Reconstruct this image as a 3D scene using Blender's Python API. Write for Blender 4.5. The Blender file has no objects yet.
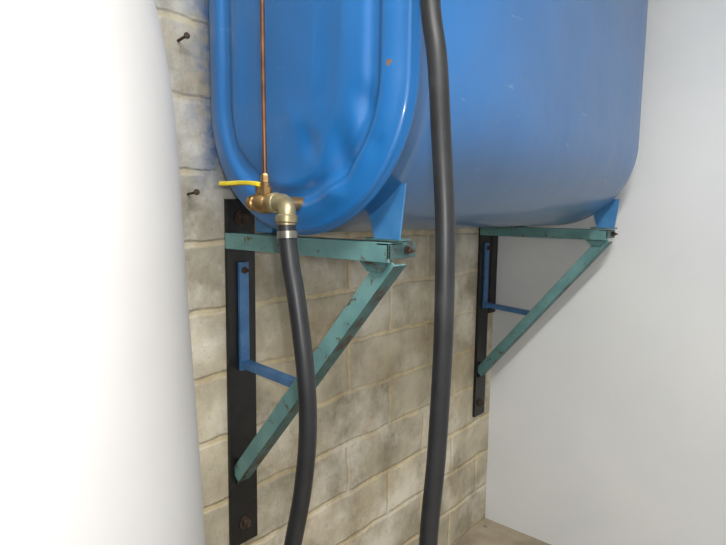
import bpy, bmesh, math, random
from mathutils import Vector, Matrix
random.seed(3)
Z0=1.325
sc=bpy.context.scene
try:
    sc.view_settings.view_transform='Standard'
except Exception: pass

# ---------------- materials ----------------
def mat(name):
    m=bpy.data.materials.new(name); m.use_nodes=True
    nt=m.node_tree; b=nt.nodes['Principled BSDF']
    return m,nt,b
def N(nt,t,**k):
    n=nt.nodes.new(t)
    for a,v in k.items():
        if a in n.inputs.keys(): n.inputs[a].default_value=v
        else: setattr(n,a,v)
    return n
def lin(c): return tuple([((x/255)/12.92 if x/255<=.04045 else ((x/255+.055)/1.055)**2.4) for x in c])+(1,)
def noisy(name,c1,c2,scale=8,rough=.5,metal=0,detail=6,bump=0,coat=0,lo=.35,hi=.65,c3=None,c3lo=.62,c3hi=.7,c3scale=20):
    m,nt,b=mat(name)
    tc=N(nt,'ShaderNodeTexCoord')
    no=N(nt,'ShaderNodeTexNoise',Scale=scale,Detail=detail)
    nt.links.new(tc.outputs['Object'],no.inputs['Vector'])
    r=N(nt,'ShaderNodeValToRGB'); r.color_ramp.elements[0].position=lo; r.color_ramp.elements[1].position=hi
    r.color_ramp.elements[0].color=lin(c1); r.color_ramp.elements[1].color=lin(c2)
    nt.links.new(no.outputs['Fac'],r.inputs['Fac'])
    out=r.outputs['Color']
    if c3:
        n2=N(nt,'ShaderNodeTexNoise',Scale=c3scale,Detail=8,Roughness=.65)
        nt.links.new(tc.outputs['Object'],n2.inputs['Vector'])
        r2=N(nt,'ShaderNodeValToRGB'); r2.color_ramp.elements[0].position=c3lo; r2.color_ramp.elements[1].position=c3hi
        nt.links.new(n2.outputs['Fac'],r2.inputs['Fac'])
        mx=N(nt,'ShaderNodeMixRGB'); mx.inputs[2].default_value=lin(c3)
        nt.links.new(r2.outputs['Color'],mx.inputs[0]); nt.links.new(out,mx.inputs[1]); out=mx.outputs[0]
    nt.links.new(out,b.inputs['Base Color'])
    b.inputs['Roughness'].default_value=rough; b.inputs['Metallic'].default_value=metal
    if coat: b.inputs['Coat Weight'].default_value=coat; b.inputs['Coat Roughness'].default_value=.12
    if bump:
        bp=N(nt,'ShaderNodeBump',Strength=bump,Distance=.002)
        n3=N(nt,'ShaderNodeTexNoise',Scale=scale*6,Detail=8); nt.links.new(tc.outputs['Object'],n3.inputs['Vector'])
        nt.links.new(n3.outputs['Fac'],bp.inputs['Height']); nt.links.new(bp.outputs['Normal'],b.inputs['Normal'])
    return m

M_white=noisy('white_plastic',(166,165,164),(174,174,174),3,.55)
M_plaster=noisy('white_painted_plaster',(220,224,228),(228,231,233),2,.6,bump=.05)
M_ceil=noisy('ceiling_paint',(225,225,222),(232,232,230),2,.8)
M_floor=noisy('concrete_floor',(150,138,118),(182,170,148),5,.85,bump=.4,c3=(110,100,85),c3scale=12)
M_teal=noisy('teal_paint',(88,132,134),(110,154,154),12,.45,c3=(88,78,62),c3lo=.585,c3hi=.64,c3scale=34)
M_tealdark=noisy('teal_paint_shaded_worn',(56,92,94),(76,114,114),25,.5,c3=(70,58,48),c3lo=.52,c3hi=.62,c3scale=28)  # darker chipped copy of the teal, also colours the strut's shaded edge
M_blueiron=noisy('blue_iron_paint',(56,98,146),(72,118,164),25,.45,c3=(60,45,38),c3lo=.64,c3hi=.72,c3scale=30)
M_black=noisy('black_bar_paint',(14,14,15),(26,26,26),20,.42,bump=.2,c3=(78,66,58),c3lo=.64,c3hi=.74,c3scale=22)
M_rust=noisy('rusty_steel',(52,42,36),(88,68,56),60,.8,metal=.3,bump=.4)
M_rubber=noisy('black_rubber',(28,29,32),(38,40,43),14,.42,c3=(52,53,56),c3lo=.58,c3hi=.75,c3scale=9)
M_copper=noisy('copper',(96,68,52),(130,94,72),30,.38,metal=.7)
M_brass=noisy('brass',(134,106,68),(170,140,94),40,.35,metal=.75,c3=(120,92,60),c3scale=30)
M_brassgrey=noisy('tarnished_brass',(140,130,100),(172,162,128),40,.4,metal=.6)
M_yellow=noisy('yellow_vinyl',(206,184,36),(226,206,60),20,.4)
M_steel=noisy('clamp_steel',(130,128,120),(165,162,152),30,.35,metal=.8)
M_dark=noisy('matte_dark',(26,26,28),(40,40,42),20,.7)
M_lamp,nt,b=mat('lamp_diffuser'); b.inputs['Emission Color'].default_value=(1,.98,.94,1); b.inputs['Emission Strength'].default_value=3
M_blueT=noisy('blue_foot_paint',(52,112,166),(68,128,180),20,.4,c3=(80,76,76),c3lo=.66,c3hi=.75,c3scale=25)

def tank_mat():
    m,nt,b=mat('blue_tank_paint')
    tc=N(nt,'ShaderNodeTexCoord')
    no=N(nt,'ShaderNodeTexNoise',Scale=2.5,Detail=4); nt.links.new(tc.outputs['Object'],no.inputs['Vector'])
    r=N(nt,'ShaderNodeValToRGB'); r.color_ramp.elements[0].position=.3; r.color_ramp.elements[1].position=.7
    r.color_ramp.elements[0].color=lin((16,94,158)); r.color_ramp.elements[1].color=lin((22,108,178))
    nt.links.new(no.outputs['Fac'],r.inputs['Fac'])
    col=r.outputs['Color']
    sp=N(nt,'ShaderNodeSeparateXYZ'); nt.links.new(tc.outputs['Object'],sp.inputs[0])
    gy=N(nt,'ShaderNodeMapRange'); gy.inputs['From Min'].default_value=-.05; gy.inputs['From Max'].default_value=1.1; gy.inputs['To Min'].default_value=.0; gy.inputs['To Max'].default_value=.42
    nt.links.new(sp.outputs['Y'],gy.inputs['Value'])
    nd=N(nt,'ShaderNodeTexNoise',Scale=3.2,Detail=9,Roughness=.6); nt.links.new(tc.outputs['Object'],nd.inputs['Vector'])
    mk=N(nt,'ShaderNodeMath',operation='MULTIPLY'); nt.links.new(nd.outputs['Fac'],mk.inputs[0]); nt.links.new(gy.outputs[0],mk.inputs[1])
    mx=N(nt,'ShaderNodeMixRGB'); mx.inputs[2].default_value=lin((112,124,132)); nt.links.new(mk.outputs[0],mx.inputs[0]); nt.links.new(col,mx.inputs[1]); col=mx.outputs[0]  # patchy dust grey standing in for room reflection, stronger towards the far end
    # shade under the tank belly, painted into the body colour
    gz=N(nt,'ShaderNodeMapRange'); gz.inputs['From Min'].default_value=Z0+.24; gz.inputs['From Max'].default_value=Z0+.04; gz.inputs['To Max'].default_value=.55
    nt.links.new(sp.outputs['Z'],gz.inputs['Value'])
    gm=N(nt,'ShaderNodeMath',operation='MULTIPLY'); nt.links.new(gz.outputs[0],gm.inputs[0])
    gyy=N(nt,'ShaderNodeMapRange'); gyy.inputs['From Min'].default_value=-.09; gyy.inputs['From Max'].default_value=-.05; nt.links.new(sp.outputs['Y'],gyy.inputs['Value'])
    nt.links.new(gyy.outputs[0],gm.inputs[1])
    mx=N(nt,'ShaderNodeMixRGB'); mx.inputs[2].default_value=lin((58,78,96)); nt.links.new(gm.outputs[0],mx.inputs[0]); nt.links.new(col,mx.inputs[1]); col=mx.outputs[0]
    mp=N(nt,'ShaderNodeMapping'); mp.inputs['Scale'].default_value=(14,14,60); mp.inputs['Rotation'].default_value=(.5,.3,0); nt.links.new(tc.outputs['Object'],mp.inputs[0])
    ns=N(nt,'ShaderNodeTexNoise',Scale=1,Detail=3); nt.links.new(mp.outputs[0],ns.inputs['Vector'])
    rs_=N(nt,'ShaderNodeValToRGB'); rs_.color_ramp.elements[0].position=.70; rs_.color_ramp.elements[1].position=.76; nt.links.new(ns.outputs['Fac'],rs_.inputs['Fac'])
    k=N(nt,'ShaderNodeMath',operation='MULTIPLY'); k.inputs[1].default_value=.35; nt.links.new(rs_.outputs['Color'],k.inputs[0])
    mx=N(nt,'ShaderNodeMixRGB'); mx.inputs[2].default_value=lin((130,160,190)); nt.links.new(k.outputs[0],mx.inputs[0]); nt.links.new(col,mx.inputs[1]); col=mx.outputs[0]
    n2=N(nt,'ShaderNodeTexNoise',Scale=60,Detail=4)
    nt.links.new(tc.outputs['Object'],n2.inputs['Vector'])
    for (p,rad) in [((.562,-.112,.318+Z0),.007),((.50,-.125,.16+Z0),.003),((.55,-.114,.335+Z0),.003),((.576,-.112,.345+Z0),.002),((.600,.3,.36+Z0),.003),((.600,.28,.33+Z0),.002)]:
        d=N(nt,'ShaderNodeVectorMath',operation='DISTANCE'); d.inputs[1].default_value=p
        nt.links.new(tc.outputs['Object'],d.inputs[0])
        ma=N(nt,'ShaderNodeMath',operation='MULTIPLY_ADD'); ma.inputs[1].default_value=.02
        nt.links.new(n2.outputs['Fac'],ma.inputs[0]); nt.links.new(d.outputs['Value'],ma.inputs[2])
        lt=N(nt,'ShaderNodeMath',operation='LESS_THAN'); lt.inputs[1].default_value=rad+.01
        nt.links.new(ma.outputs[0],lt.inputs[0])
        mx=N(nt,'ShaderNodeMixRGB'); mx.inputs[2].default_value=lin((110,92,84))
        nt.links.new(lt.outputs[0],mx.inputs[0]); nt.links.new(col,mx.inputs[1]); col=mx.outputs[0]
    nt.links.new(col,b.inputs['Base Color'])
    b.inputs['Roughness'].default_value=.42
    b.inputs['Coat Weight'].default_value=.5; b.inputs['Coat Roughness'].default_value=.13
    n3=N(nt,'ShaderNodeTexNoise',Scale=5,Detail=2); nt.links.new(tc.outputs['Object'],n3.inputs['Vector'])
    bp=N(nt,'ShaderNodeBump',Strength=.4,Distance=.012)
    nt.links.new(n3.outputs['Fac'],bp.inputs['Height']); nt.links.new(bp.outputs['Normal'],b.inputs['Normal'])
    nt.links.new(bp.outputs['Normal'],b.inputs['Coat Normal'])
    return m
M_tank=tank_mat()

def block_mat():
    m,nt,b=mat('concrete_block_masonry')
    L=nt.links.new
    tc=N(nt,'ShaderNodeTexCoord'); sp=N(nt,'ShaderNodeSeparateXYZ'); L(tc.outputs['Object'],sp.inputs[0])
    cb=N(nt,'ShaderNodeCombineXYZ'); L(sp.outputs['Y'],cb.inputs['X']); L(sp.outputs['Z'],cb.inputs['Y'])
    nw=N(nt,'ShaderNodeTexNoise',Scale=9,Detail=4); L(tc.outputs['Object'],nw.inputs['Vector'])
    sb=N(nt,'ShaderNodeVectorMath',operation='SUBTRACT'); sb.inputs[1].default_value=(.5,.5,.5); L(nw.outputs['Color'],sb.inputs[0])
    scn=N(nt,'ShaderNodeVectorMath',operation='SCALE'); scn.inputs['Scale'].default_value=.028; L(sb.outputs[0],scn.inputs[0])
    ad=N(nt,'ShaderNodeVectorMath',operation='ADD'); L(cb.outputs[0],ad.inputs[0]); L(scn.outputs[0],ad.inputs[1])
    br=N(nt,'ShaderNodeTexBrick'); L(ad.outputs[0],br.inputs['Vector'])
    br.inputs['Scale'].default_value=1; br.inputs['Brick Width'].default_value=.42; br.inputs['Row Height'].default_value=.165
    br.inputs['Mortar Size'].default_value=.012; br.inputs['Mortar Smooth'].default_value=.7; br.inputs['Bias'].default_value=0
    br.inputs['Color1'].default_value=lin((190,184,168)); br.inputs['Color2'].default_value=lin((216,209,191)); br.inputs['Mortar'].default_value=lin((222,209,178))
    n1=N(nt,'ShaderNodeTexNoise',Scale=6,Detail=9,Roughness=.62); L(tc.outputs['Object'],n1.inputs['Vector'])
    r1=N(nt,'ShaderNodeValToRGB'); r1.color_ramp.elements[0].position=.32; r1.color_ramp.elements[1].position=.62
    r1.color_ramp.elements[0].color=lin((184,177,163)); r1.color_ramp.elements[1].color=lin((255,252,243))
    L(n1.outputs['Fac'],r1.inputs['Fac'])
    mu=N(nt,'ShaderNodeMixRGB',blend_type='MULTIPLY'); mu.inputs[0].default_value=.9; L(br.outputs['Color'],mu.inputs[1]); L(r1.outputs['Color'],mu.inputs[2])
    n2=N(nt,'ShaderNodeTexNoise',Scale=4.5,Detail=9,Roughness=.62)
    mp=N(nt,'ShaderNodeMapping'); mp.inputs['Location'].default_value=(3,5,1); L(tc.outputs['Object'],mp.inputs[0]); L(mp.outputs[0],n2.inputs['Vector'])
    r2=N(nt,'ShaderNodeValToRGB'); r2.color_ramp.elements[0].position=.48; r2.color_ramp.elements[1].position=.64; L(n2.outputs['Fac'],r2.inputs['Fac'])
    m2=N(nt,'ShaderNodeMixRGB'); m2.inputs[2].default_value=lin((235,229,214))
    k=N(nt,'ShaderNodeMath',operation='MULTIPLY'); k.inputs[1].default_value=.7; L(r2.outputs['Color'],k.inputs[0]); L(k.outputs[0],m2.inputs[0]); L(mu.outputs[0],m2.inputs[1])
    n6=N(nt,'ShaderNodeTexNoise',Scale=3.4,Detail=10,Roughness=.7); mp6=N(nt,'ShaderNodeMapping'); mp6.inputs['Location'].default_value=(7,2,9); L(tc.outputs['Object'],mp6.inputs[0]); L(mp6.outputs[0],n6.inputs['Vector'])
    r6=N(nt,'ShaderNodeValToRGB'); r6.color_ramp.elements[0].position=.53; r6.color_ramp.elements[1].position=.68; L(n6.outputs['Fac'],r6.inputs['Fac'])
    k6=N(nt,'ShaderNodeMath',operation='MULTIPLY'); k6.inputs[1].default_value=.5; L(r6.outputs['Color'],k6.inputs[0])
    m6=N(nt,'ShaderNodeMixRGB'); m6.inputs[2].default_value=lin((178,154,114)); L(k6.outputs[0],m6.inputs[0]); L(m2.outputs[0],m6.inputs[1])
    n4=N(nt,'ShaderNodeTexNoise',Scale=60,Detail=6,Roughness=.7); L(tc.outputs['Object'],n4.inputs['Vector'])
    r4=N(nt,'ShaderNodeValToRGB'); r4.color_ramp.elements[0].position=.30; r4.color_ramp.elements[1].position=.43
    r4.color_ramp.elements[0].color=(.4,.38,.34,1); L(n4.outputs['Fac'],r4.inputs['Fac'])
    m4=N(nt,'ShaderNodeMixRGB',blend_type='MULTIPLY'); m4.inputs[0].default_value=.4; L(m6.outputs[0],m4.inputs[1]); L(r4.outputs['Color'],m4.inputs[2])
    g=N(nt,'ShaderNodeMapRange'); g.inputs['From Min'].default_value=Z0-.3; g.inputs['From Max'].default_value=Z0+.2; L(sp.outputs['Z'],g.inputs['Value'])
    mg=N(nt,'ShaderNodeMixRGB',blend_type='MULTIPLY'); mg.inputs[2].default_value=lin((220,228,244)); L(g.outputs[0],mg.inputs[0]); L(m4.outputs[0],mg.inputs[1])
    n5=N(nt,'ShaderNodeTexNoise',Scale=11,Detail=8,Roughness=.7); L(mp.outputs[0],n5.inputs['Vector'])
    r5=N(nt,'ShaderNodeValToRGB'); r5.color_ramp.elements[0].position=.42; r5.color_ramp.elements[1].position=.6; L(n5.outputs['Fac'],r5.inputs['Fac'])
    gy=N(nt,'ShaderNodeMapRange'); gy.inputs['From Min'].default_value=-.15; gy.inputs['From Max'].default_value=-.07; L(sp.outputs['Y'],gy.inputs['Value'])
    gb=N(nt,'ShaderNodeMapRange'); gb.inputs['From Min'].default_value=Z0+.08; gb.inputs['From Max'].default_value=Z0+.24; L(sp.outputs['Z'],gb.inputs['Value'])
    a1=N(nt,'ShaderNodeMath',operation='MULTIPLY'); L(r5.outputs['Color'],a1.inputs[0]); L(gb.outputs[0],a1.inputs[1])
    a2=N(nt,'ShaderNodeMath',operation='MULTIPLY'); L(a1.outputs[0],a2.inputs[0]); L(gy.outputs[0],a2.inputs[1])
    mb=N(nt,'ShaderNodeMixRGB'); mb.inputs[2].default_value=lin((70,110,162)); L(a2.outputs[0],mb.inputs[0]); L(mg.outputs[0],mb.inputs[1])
    L(mb.outputs[0],b.inputs['Base Color']); b.inputs['Roughness'].default_value=.9
    h=N(nt,'ShaderNodeMath',operation='MULTIPLY_ADD'); h.inputs[1].default_value=-.4; L(br.outputs['Fac'],h.inputs[0]); L(n1.outputs['Fac'],h.inputs[2])
    h2=N(nt,'ShaderNodeMath',operation='MULTIPLY_ADD'); h2.inputs[1].default_value=.3; L(n4.outputs['Fac'],h2.inputs[0]); L(h.outputs[0],h2.inputs[2])
    bp=N(nt,'ShaderNodeBump',Strength=.8,Distance=.013); L(h2.outputs[0],bp.inputs['Height']); L(bp.outputs['Normal'],b.inputs['Normal'])
    return m
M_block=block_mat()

# ---------------- mesh helpers ----------------
def V(x,y,z): return Vector((x,y,z+Z0))
def finish(bm,name,m,parent=None,smooth=False,bevel=0):
    bmesh.ops.recalc_face_normals(bm,faces=bm.faces[:])
    me=bpy.data.meshes.new(name); bm.to_mesh(me); bm.free()
    o=bpy.data.objects.new(name,me); sc.collection.objects.link(o)
    me.materials.append(m)
    if smooth:
        for p in me.polygons: p.use_smooth=True
    if bevel:
        md=o.modifiers.new('bevel','BEVEL'); md.width=bevel; md.segments=2; md.limit_method='ANGLE'
    if parent: o.parent=parent
    return o
def empty(name):
    e=bpy.data.objects.new(name,None); sc.collection.objects.link(e); e.empty_display_size=.1; return e
def addbox(bm,lo,hi):
    vs=[bm.verts.new((x,y,z)) for x in (lo[0],hi[0]) for y in (lo[1],hi[1]) for z in (lo[2],hi[2])]
    for f in [(0,1,3,2),(4,6,7,5),(0,4,5,1),(2,3,7,6),(0,2,6,4),(1,5,7,3)]: bm.faces.new([vs[i] for i in f])
def box(name,lo,hi,m,parent=None,bevel=0):
    bm=bmesh.new(); addbox(bm,lo,hi); return finish(bm,name,m,parent,bevel=bevel)
def angle_iron(name,p0,p1,a,b,t,m,parent):
    bm=bmesh.new(); an=a.normalized(); bn=b.normalized()
    prof=[Vector((0,0,0)),a,a+bn*t,an*t+bn*t,b+an*t,b]
    c=[[bm.verts.new(p+q) for q in prof] for p in (p0,p1)]
    bm.faces.new(c[0]); bm.faces.new(c[1])
    for i in range(6): bm.faces.new([c[0][i],c[0][(i+1)%6],c[1][(i+1)%6],c[1][i]])
    return finish(bm,name,m,parent,bevel=.0012)
def plate(name,pts,thick,m,parent):
    bm=bmesh.new(); n=(pts[1]-pts[0]).cross(pts[2]-pts[0]).normalized()*thick
    a=[bm.verts.new(p) for p in pts]; b=[bm.verts.new(p+n) for p in pts]
    bm.faces.new(a); bm.faces.new(b[::-1])
    k=len(pts)
    for i in range(k): bm.faces.new([a[i],a[(i+1)%k],b[(i+1)%k],b[i]])
    return finish(bm,name,m,parent,bevel=.0008)
def lathe(name,c,axis,prof,m,parent,seg=32,smooth=True,bm=None):
    own=bm is None
    if own: bm=bmesh.new()
    q=Vector((0,0,1)).rotation_difference(Vector(axis).normalized())
    rings=[]
    for (r,h) in prof:
        rings.append([bm.verts.new(c+q@Vector((max(r,1e-4)*math.cos(2*math.pi*i/seg),max(r,1e-4)*math.sin(2*math.pi*i/seg),h))) for i in range(seg)])
    for a,b in zip(rings,rings[1:]):
        for i in range(seg): bm.faces.new([a[i],a[(i+1)%seg],b[(i+1)%seg],b[i]])
    bm.faces.new(rings[0]); bm.faces.new(rings[-1])
    if own:
        o=finish(bm,name,m,parent,smooth=smooth)
        if smooth:
            md=o.modifiers.new('es','EDGE_SPLIT'); md.split_angle=math.radians(35)
        return o
def bolt(name,c,axis,m,parent,r=.012,washer=True):
    bm=bmesh.new()
    if washer: lathe('',c,axis,[(r*1.45,0),(r*1.45,.003)],m,None,24,bm=bm)
    lathe('',c,axis,[(r,0.003),(r,.010),(r*.8,.0115)],m,None,6,bm=bm)
    lathe('',c,axis,[(r*.5,.0115),(r*.5,.018)],m,None,12,bm=bm)
    return finish(bm,name,m,parent)
def tube(name,pts,r,m,parent=None,res=12):
    cu=bpy.data.curves.new(name,'CURVE'); cu.dimensions='3D'; cu.bevel_depth=r; cu.bevel_resolution=8; cu.resolution_u=res; cu.use_fill_caps=True
    s=cu.splines.new('NURBS'); s.points.add(len(pts)-1)
    for p,q in zip(s.points,pts): p.co=(*q,1)
    s.use_endpoint_u=True; s.order_u=4
    o=bpy.data.objects.new(name,cu); sc.collection.objects.link(o)
    dg=bpy.context.evaluated_depsgraph_get(); me=bpy.data.meshes.new_from_object(o.evaluated_get(dg))
    bpy.data.objects.remove(o); me.name=name
    o=bpy.data.objects.new(name,me); sc.collection.objects.link(o)
    me.materials.clear(); me.materials.append(m)
    for p in me.polygons: p.use_smooth=True
    if parent: o.parent=parent
    return o
def catmull(pts,n=8):
    out=[]; P=[pts[0]*2-pts[1]]+pts+[pts[-1]*2-pts[-2]]
    for i in range(1,len(P)-2):
        for k in range(n):
            t=k/n; a,b,c,d=P[i-1],P[i],P[i+1],P[i+2]
            out.append(.5*((2*b)+(-a+c)*t+(2*a-5*b+4*c-d)*t*t+(-a+3*b-3*c+d)*t**3))
    out.append(pts[-1]); return out

# ---------------- room ----------------
XR=2.9; YB=-2.3; YE=1.365; H=2.75
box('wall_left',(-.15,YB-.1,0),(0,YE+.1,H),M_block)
box('wall_back',(0,YE,0),(XR,YE+.1,H),M_plaster)
box('wall_front',(0,YB-.1,0),(XR,YB,H),M_plaster)
box('wall_right',(XR,YB-.1,0),(XR+.1,YE+.1,H),M_plaster)
box('floor',(-.15,YB-.1,-.1),(XR+.1,YE+.1,0),M_floor)
box('ceiling',(-.15,YB-.1,H),(XR+.1,YE+.1,H+.1),M_ceil)

# ---------------- oil tank ----------------
tank=empty('oil_tank')
CX,R,ZL,ZU=.322,.278,.308,.86
def ring(bm,inset,y,n=64,m=44,dent=None):
    r=max(R-inset,.003); vs=[]
    pts=[]
    for i in range(n+1):
        a=math.pi+math.pi*i/n; pts.append((CX+r*math.cos(a),ZL+r*math.sin(a)))
    for i in range(1,m): pts.append((CX+r,ZL+(ZU-ZL)*i/m))
    for i in range(n+1):
        a=math.pi*i/n; pts.append((CX+r*math.cos(a),ZU+r*math.sin(a)))
    for i in range(1,m): pts.append((CX-r,ZU-(ZU-ZL)*i/m))
    for x,z in pts:
        yy=y+(dent(x,z) if dent else 0)
        vs.append(bm.verts.new(V(x,yy,z)))
    return vs
dents=[(.455,.17,.022,.05,.012),(.415,.34,.010,.09,.008),(.505,.26,.018,.03,.010),(.22,.16,.03,.03,.008),(.30,.12,.05,.015,-.007),(.16,.32,.010,.12,-.006),(.44,.11,.03,.02,-.008),(.38,.20,.02,.025,.008),(.465,.42,.008,.12,-.005),(.545,.18,.02,.02,.008),(.20,.40,.008,.10,.005),(.33,.25,.03,.02,-.005)]
def dent(x,z):
    s=0
    for (a,b,sx,sz,h) in dents: s+=h*math.exp(-((x-a)/sx)**2-((z-b)/sz)**2)
    return s
def head_profile():
    pr=[]
    for k in range(7):
        a=math.pi/2*k/6; pr.append((.012*(1-math.cos(a)),.012*math.sin(a)))
    for ins,o in [(.020,.0155),(.030,.019),(.040,.0212),(.048,.0218),(.053,.021),(.057,.0185),(.061,.0145),(.065,.0115),(.070,.0105),(.076,.0105),(.082,.0115),(.087,.0145),(.092,.0175),(.098,.0198),(.106,.021),(.118,.0218),(.13,.0222),(.145,.0228),(.16,.0233),(.18,.024),(.20,.024),(.22,.024),(.24,.024),(.26,.024),(.275,.024)]:
        pr.append((ins,o))
    return pr
bm=bmesh.new()
YN,YF=-.098,1.19
rings=[]
hp=head_profile()
for ins,o in reversed(hp): rings.append(ring(bm,ins,YN-o,dent=dent if ins>.025 else None))
for ins,dy in [(-.0035,.002),(-.0042,.006),(-.0035,.011),(0,.012)]: rings.append(ring(bm,ins,YN+dy))
for k in range(1,24): rings.append(ring(bm,0.0,YN+.013+(YF-YN-.013)*k/24))
for ins,o in hp: rings.append(ring(bm,ins,YF+o))
for a,b_ in zip(rings,rings[1:]):
    n=len(a)
    for i in range(n): bm.faces.new([a[i],a[(i+1)%n],b_[(i+1)%n],b_[i]])
bm.faces.new(rings[0]); bm.faces.new(rings[-1])
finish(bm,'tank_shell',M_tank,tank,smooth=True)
def foot(y,side,tag):
    def P(x,yy,z):
        x=x if side>0 else 2*CX-x
        return V(x,yy,z)
    plate('foot_face_'+tag,[P(.462,y,.070),P(.466,y,.122),P(.543,y,.126),P(.532,y,.023),P(.476,y,.023)],.004,M_blueT,tank)
    plate('foot_flange_'+tag,[P(.462,y,.070),P(.462,y+.04,.08),P(.476,y+.04,.023),P(.476,y,.023)],.004,M_blueT,tank)
    plate('foot_base_'+tag,[P(.450,y,.021),P(.532,y,.021),P(.532,y+.035,.021),P(.450,y+.035,.021)],.004,M_tealdark,tank)
foot(-.04,1,'near_outer'); foot(-.03,-1,'near_inner')
foot(1.215,1,'far_outer'); foot(1.215,-1,'far_inner')
lathe('filler_neck',V(CX,.25,1.12),(0,0,1),[(.03,0),(.03,.05),(.042,.05),(.042,.08),(.03,.085)],M_black,tank)
lathe('vent_pipe',V(CX,.85,1.12),(0,0,1),[(.022,0),(.022,.12),(.03,.12),(.03,.15)],M_brassgrey,tank)

# ---------------- brackets ----------------
def bracket(name,y0,extra=False):
    e=empty(name)
    def P(x,y,z): return V(x,y+y0,z)
    t=.005; LE=.512
    box('wall_bar',tuple(P(.0,-.042,-.80)),tuple(P(.012,.042,.10)),M_black,e,bevel=.001)
    angle_iron('arm',P(.008,-.046,.018),P(LE,-.046,.018),Vector((0,0,-.038)),Vector((0,.042,0)),t,M_teal,e)
    s0=P(.012,-.03,-.605); s1=P(.50,-.03,-.014); d=(s1-s0).normalized()
    w=Vector((-d.z,0,d.x))
    angle_iron('diagonal_strut',s0-w*.020,s1-w*.020,w*.038,Vector((0,.036,0)),t,M_teal,e)
    plate('strut_shaded_edge',[s0-w*.0205+Vector((0,-.002,0)),s1-w*.0205+Vector((0,-.002,0)),s1-w*.0205+Vector((0,.036,0)),s0-w*.0205+Vector((0,.036,0))],.002,M_tealdark,e)  # thin dark strip laid on as the strut's shaded side face
    angle_iron('arm_end_cross',P(LE,-.046,.017),P(LE,.04,.017),Vector((0,0,-.030)),Vector((-.03,0,0)),t,M_tealdark,e)
    plate('arm_gusset',[P(.43,-.040,-.016),P(.508,-.040,-.016),P(.49,-.040,-.040),P(.455,-.040,-.040)],.005,M_tealdark,e)
    plate('strut_lug',[P(.012,-.02,-.63),P(.045,-.02,-.60),P(.045,-.02,-.56),P(.012,-.02,-.56)],.006,M_black,e)
    box('blue_strap',tuple(P(.013,-.014,-.33)),tuple(P(.022,.014,-.055)),M_blueiron,e,bevel=.001)
    angle_iron('blue_brace',P(.014,-.012,-.305),P(.235,-.012,-.318),Vector((0,0,-.018)),Vector((0,.026,0)),.004,M_blueiron,e)
    bolt('bolt_top',P(.012,0,.054),(1,0,0),M_rust,e,.014)
    bolt('bolt_strap',P(.022,0,-.075),(1,0,0),M_rust,e,.006)
    bolt('bolt_low',P(.012,.02,-.60),(1,0,0),M_rust,e,.009)
    bolt('bolt_bottom',P(.012,0,-.744),(1,0,0),M_rust,e,.012)
    bolt('bolt_arm_end',P(LE,.01,.002),(1,0,0),M_rust,e,.006)
    if extra:
        box('dark_slat',tuple(P(.0,.052,-.36)),tuple(P(.014,.105,.10)),M_dark,e,bevel=.001)  # narrow dark upright strip beside the far wall bar
    return e
bracket('wall_bracket',0)
bracket('wall_bracket',1.254,True)

# ---------------- valve assembly ----------------
val=empty('ball_valve')
yv=-.20; zv=.088; dx=-.015
M=M_brass
lathe('outlet_nipple',V(.36+dx,-.11,zv),(0,-1,0),[(.013,0),(.013,.06),(.019,.06),(.019,.09)],M,val,24)
lathe('valve_body',V(.322+dx,yv,zv),(1,0,0),[(.008,0),(.014,.0),(.015,.004),(.015,.014),(.012,.016),(.017,.024),(.019,.032),(.018,.042),(.013,.048),(.013,.052),(.017,.053),(.017,.066),(.013,.068),(.013,.078)],M,val,24)
lathe('tee_branch',V(.362+dx,yv,zv),(0,0,1),[(.012,0),(.012,.018),(.014,.018),(.014,.028),(.009,.030),(.009,.036)],M,val,8)
lathe('valve_stem',V(.345+dx,yv,zv+.012),(0,0,1),[(.007,0),(.007,.018),(.010,.018),(.010,.024)],M,val,6)
hl=[V(.356+dx,yv-.004,zv+.033),V(.335+dx,yv-.006,zv+.036),V(.305+dx,yv-.008,zv+.037),V(.275+dx,yv-.010,zv+.036),V(.252+dx,yv-.012,zv+.036),V(.247+dx,yv-.012,zv+.036)]
bm=bmesh.new()
ws=[.009,.010,.009,.011,.010,.006]
rs=[]
for p,w in zip(hl,ws):
    rs.append([bm.verts.new(p+Vector((0,-w,-.0038))),bm.verts.new(p+Vector((0,w,-.0038))),bm.verts.new(p+Vector((0,w,.0038))),bm.verts.new(p+Vector((0,-w,.0038)))])
for a,b_ in zip(rs,rs[1:]):
    for i in range(4): bm.faces.new([a[i],a[(i+1)%4],b_[(i+1)%4],b_[i]])
bm.faces.new(rs[0]); bm.faces.new(rs[-1])
finish(bm,'lever_handle',M_yellow,val,bevel=.0015)
ep=[V(.372,yv,zv),V(.392,yv-.002,zv+.003),V(.411,yv-.006,zv-.001),V(.421,yv-.012,zv-.016),V(.423,yv-.016,zv-.040)]
tube('elbow',ep,.0155,M_brassgrey,val)
lathe('elbow_collar',V(.370,yv,zv),(1,0,0),[(.017,0),(.0185,.002),(.0185,.010),(.017,.012)],M_brassgrey,val,24)
lathe('hose_tail',V(.423,yv-.016,zv-.020),(0.02,-.05,-1),[(.0165,0),(.019,.002),(.019,.012),(.0165,.014),(.0165,.017)],M_brassgrey,val,24)

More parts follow.
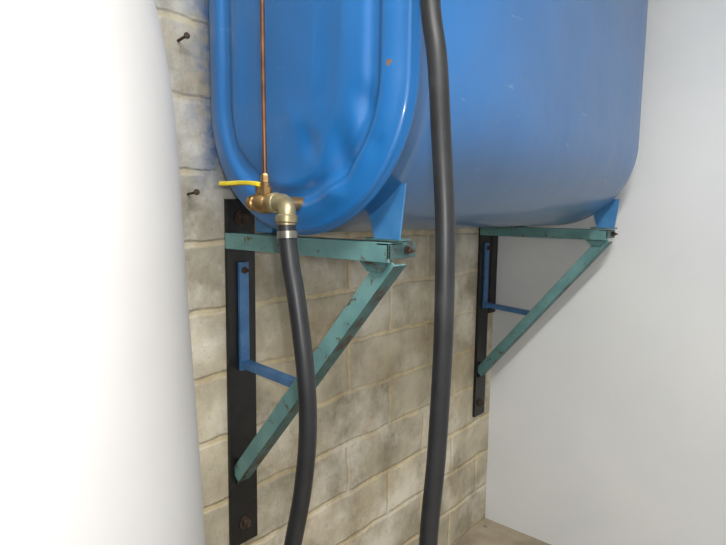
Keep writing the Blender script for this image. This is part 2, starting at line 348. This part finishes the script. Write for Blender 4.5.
h1=[V(.4235,-.217,.050),V(.426,-.217,.03),V(.436,-.218,-.02),V(.451,-.219,-.075),V(.4735,-.22,-.193),V(.480,-.22,-.297),V(.467,-.22,-.410),V(.441,-.22,-.523),V(.405,-.215,-.66),V(.375,-.20,-.86),V(.38,-.16,-1.08),V(.43,-.05,-1.24),V(.50,.12,-1.302),V(.62,.40,-1.309),V(.80,.65,-1.309),V(1.15,.75,-1.309),V(1.5,.6,-1.309)]
e1=empty('rubber_hose')
tube('hose_pipe',catmull(h1,6),.0158,M_rubber,e1,4)
lathe('hose_clamp',V(.426,-.217,.034),(0.08,-.03,-1),[(.0168,-.006),(.0180,-.006),(.0180,.006),(.0168,.006)],M_steel,e1,24)
h2=[V(.628,-.125,1.42),V(.628,-.125,1.2),V(.626,-.125,1.0),V(.626,-.124,.75),V(.632,-.122,.56),V(.641,-.12,.396),V(.657,-.12,.305),V(.667,-.12,.200),V(.679,-.12,.064),V(.682,-.12,-.061),V(.681,-.12,-.173),V(.675,-.12,-.324),V(.664,-.12,-.476),V(.655,-.11,-.70),V(.66,-.08,-.98),V(.71,.02,-1.20),V(.82,.2,-1.30),V(1.0,.45,-1.309),V(1.3,.5,-1.309),V(1.6,.35,-1.309)]
e2=empty('rubber_hose')
tube('hose_pipe',catmull(h2,6),.0155,M_rubber,e2,4)

cp=empty('copper_pipe')
px_=.362+dx
tube('pipe',[V(px_,yv,zv+.03),V(px_,yv,zv+.06),V(px_,yv-.002,.25),V(px_,yv-.004,.45),V(px_+.002,yv-.004,.7),V(px_+.003,yv,.95),V(px_+.003,yv,1.05)],.0042,M_copper,cp)
lathe('pipe_nut',V(px_,yv,zv+.037),(0,0,1),[(.008,0),(.008,.012),(.005,.016)],M_brass,cp,6)
lathe('top_fitting',V(px_+.003,yv-.006,1.05),(0,1,0),[(.008,0),(.008,.03),(.012,.03),(.012,.06),(.008,.06),(.008,.09)],M_brass,cp,12)

# ---------------- white water tank (left) ----------------
wt=empty('water_tank')
prof=[(.35,-1.325),(.358,-1.31),(.36,-1.28),(.358,-.9),(.353,-.6),(.347,-.308),(.340,-.15),(.334,-.025),(.330,.07),(.326,.16),(.318,.235),(.306,.296),(.289,.355),(.263,.408),(.222,.448),(.168,.474),(.125,.480),(.12,.481),(.12,.494),(.128,.496),(.128,.524),(.12,.53),(.0,.532)]
bm=bmesh.new()
pp=catmull([Vector((r,0,z)) for r,z in prof[1:17]],5)
pl=[(.35,-1.325)]+[(p.x,p.z) for p in pp]+prof[17:]
lathe('',V(.42,-.80,0),(0,0,1),pl,M_white,None,96,bm=bm)
o=finish(bm,'tank_body',M_white,wt,smooth=True)
md=o.modifiers.new('es','EDGE_SPLIT'); md.split_angle=math.radians(40)

# ---------------- nails ----------------
for (y,z) in ((-.156,.44),(-.14,.106)):
    bm=bmesh.new()
    lathe('',V(-.02,y,z),(1,.0,.12),[(.003,0),(.003,.055),(.007,.055),(.007,.058),(.002,.06)],M_rust,None,12,bm=bm)
    finish(bm,'nail',M_rust)

# ---------------- ceiling light ----------------
cl=empty('ceiling_light')
box('housing',(1.25,-1.5,H-.05),(1.45,-.1,H),M_ceil,cl,bevel=.005)
box('diffuser',(1.27,-1.48,H-.065),(1.43,-.12,H-.05),M_lamp,cl)
ld=bpy.data.lights.new('tube_light','AREA'); ld.shape='RECTANGLE'; ld.size=.16; ld.size_y=1.36; ld.energy=54; ld.color=(1,.97,.93)
lo=bpy.data.objects.new('tube_light',ld); sc.collection.objects.link(lo); lo.location=(1.35,-.8,H-.07); lo.parent=cl
fd=bpy.data.lights.new('camera_flash','POINT'); fd.energy=18; fd.shadow_soft_size=.012; fd.color=(1,.98,.96)
fo=bpy.data.objects.new('camera_flash',fd); sc.collection.objects.link(fo)

# ---------------- camera ----------------
yaw,pitch,roll=.7085,.112,.0124
f=Vector((-math.sin(yaw)*math.cos(pitch),math.cos(yaw)*math.cos(pitch),-math.sin(pitch)))
r=Vector((math.cos(yaw),math.sin(yaw),0)); u=r.cross(f)
r2=r*math.cos(roll)+u*math.sin(roll); u2=-r*math.sin(roll)+u*math.cos(roll)
cd=bpy.data.cameras.new('camera'); cam=bpy.data.objects.new('camera',cd); sc.collection.objects.link(cam)
mt=Matrix((r2,u2,-f)).transposed().to_4x4(); mt.translation=V(1.147,-.8589,.0783)
cam.matrix_world=mt
cd.sensor_width=36; cd.lens=559.57/726*36; cd.clip_start=.02
sc.camera=cam
fo.location=V(1.147,-.8589,.0783)+u2*.03+r2*.04
w=bpy.data.worlds.new('world'); sc.world=w; w.use_nodes=True; w.node_tree.nodes['Background'].inputs[0].default_value=(.8,.85,.9,1); w.node_tree.nodes['Background'].inputs[1].default_value=.3
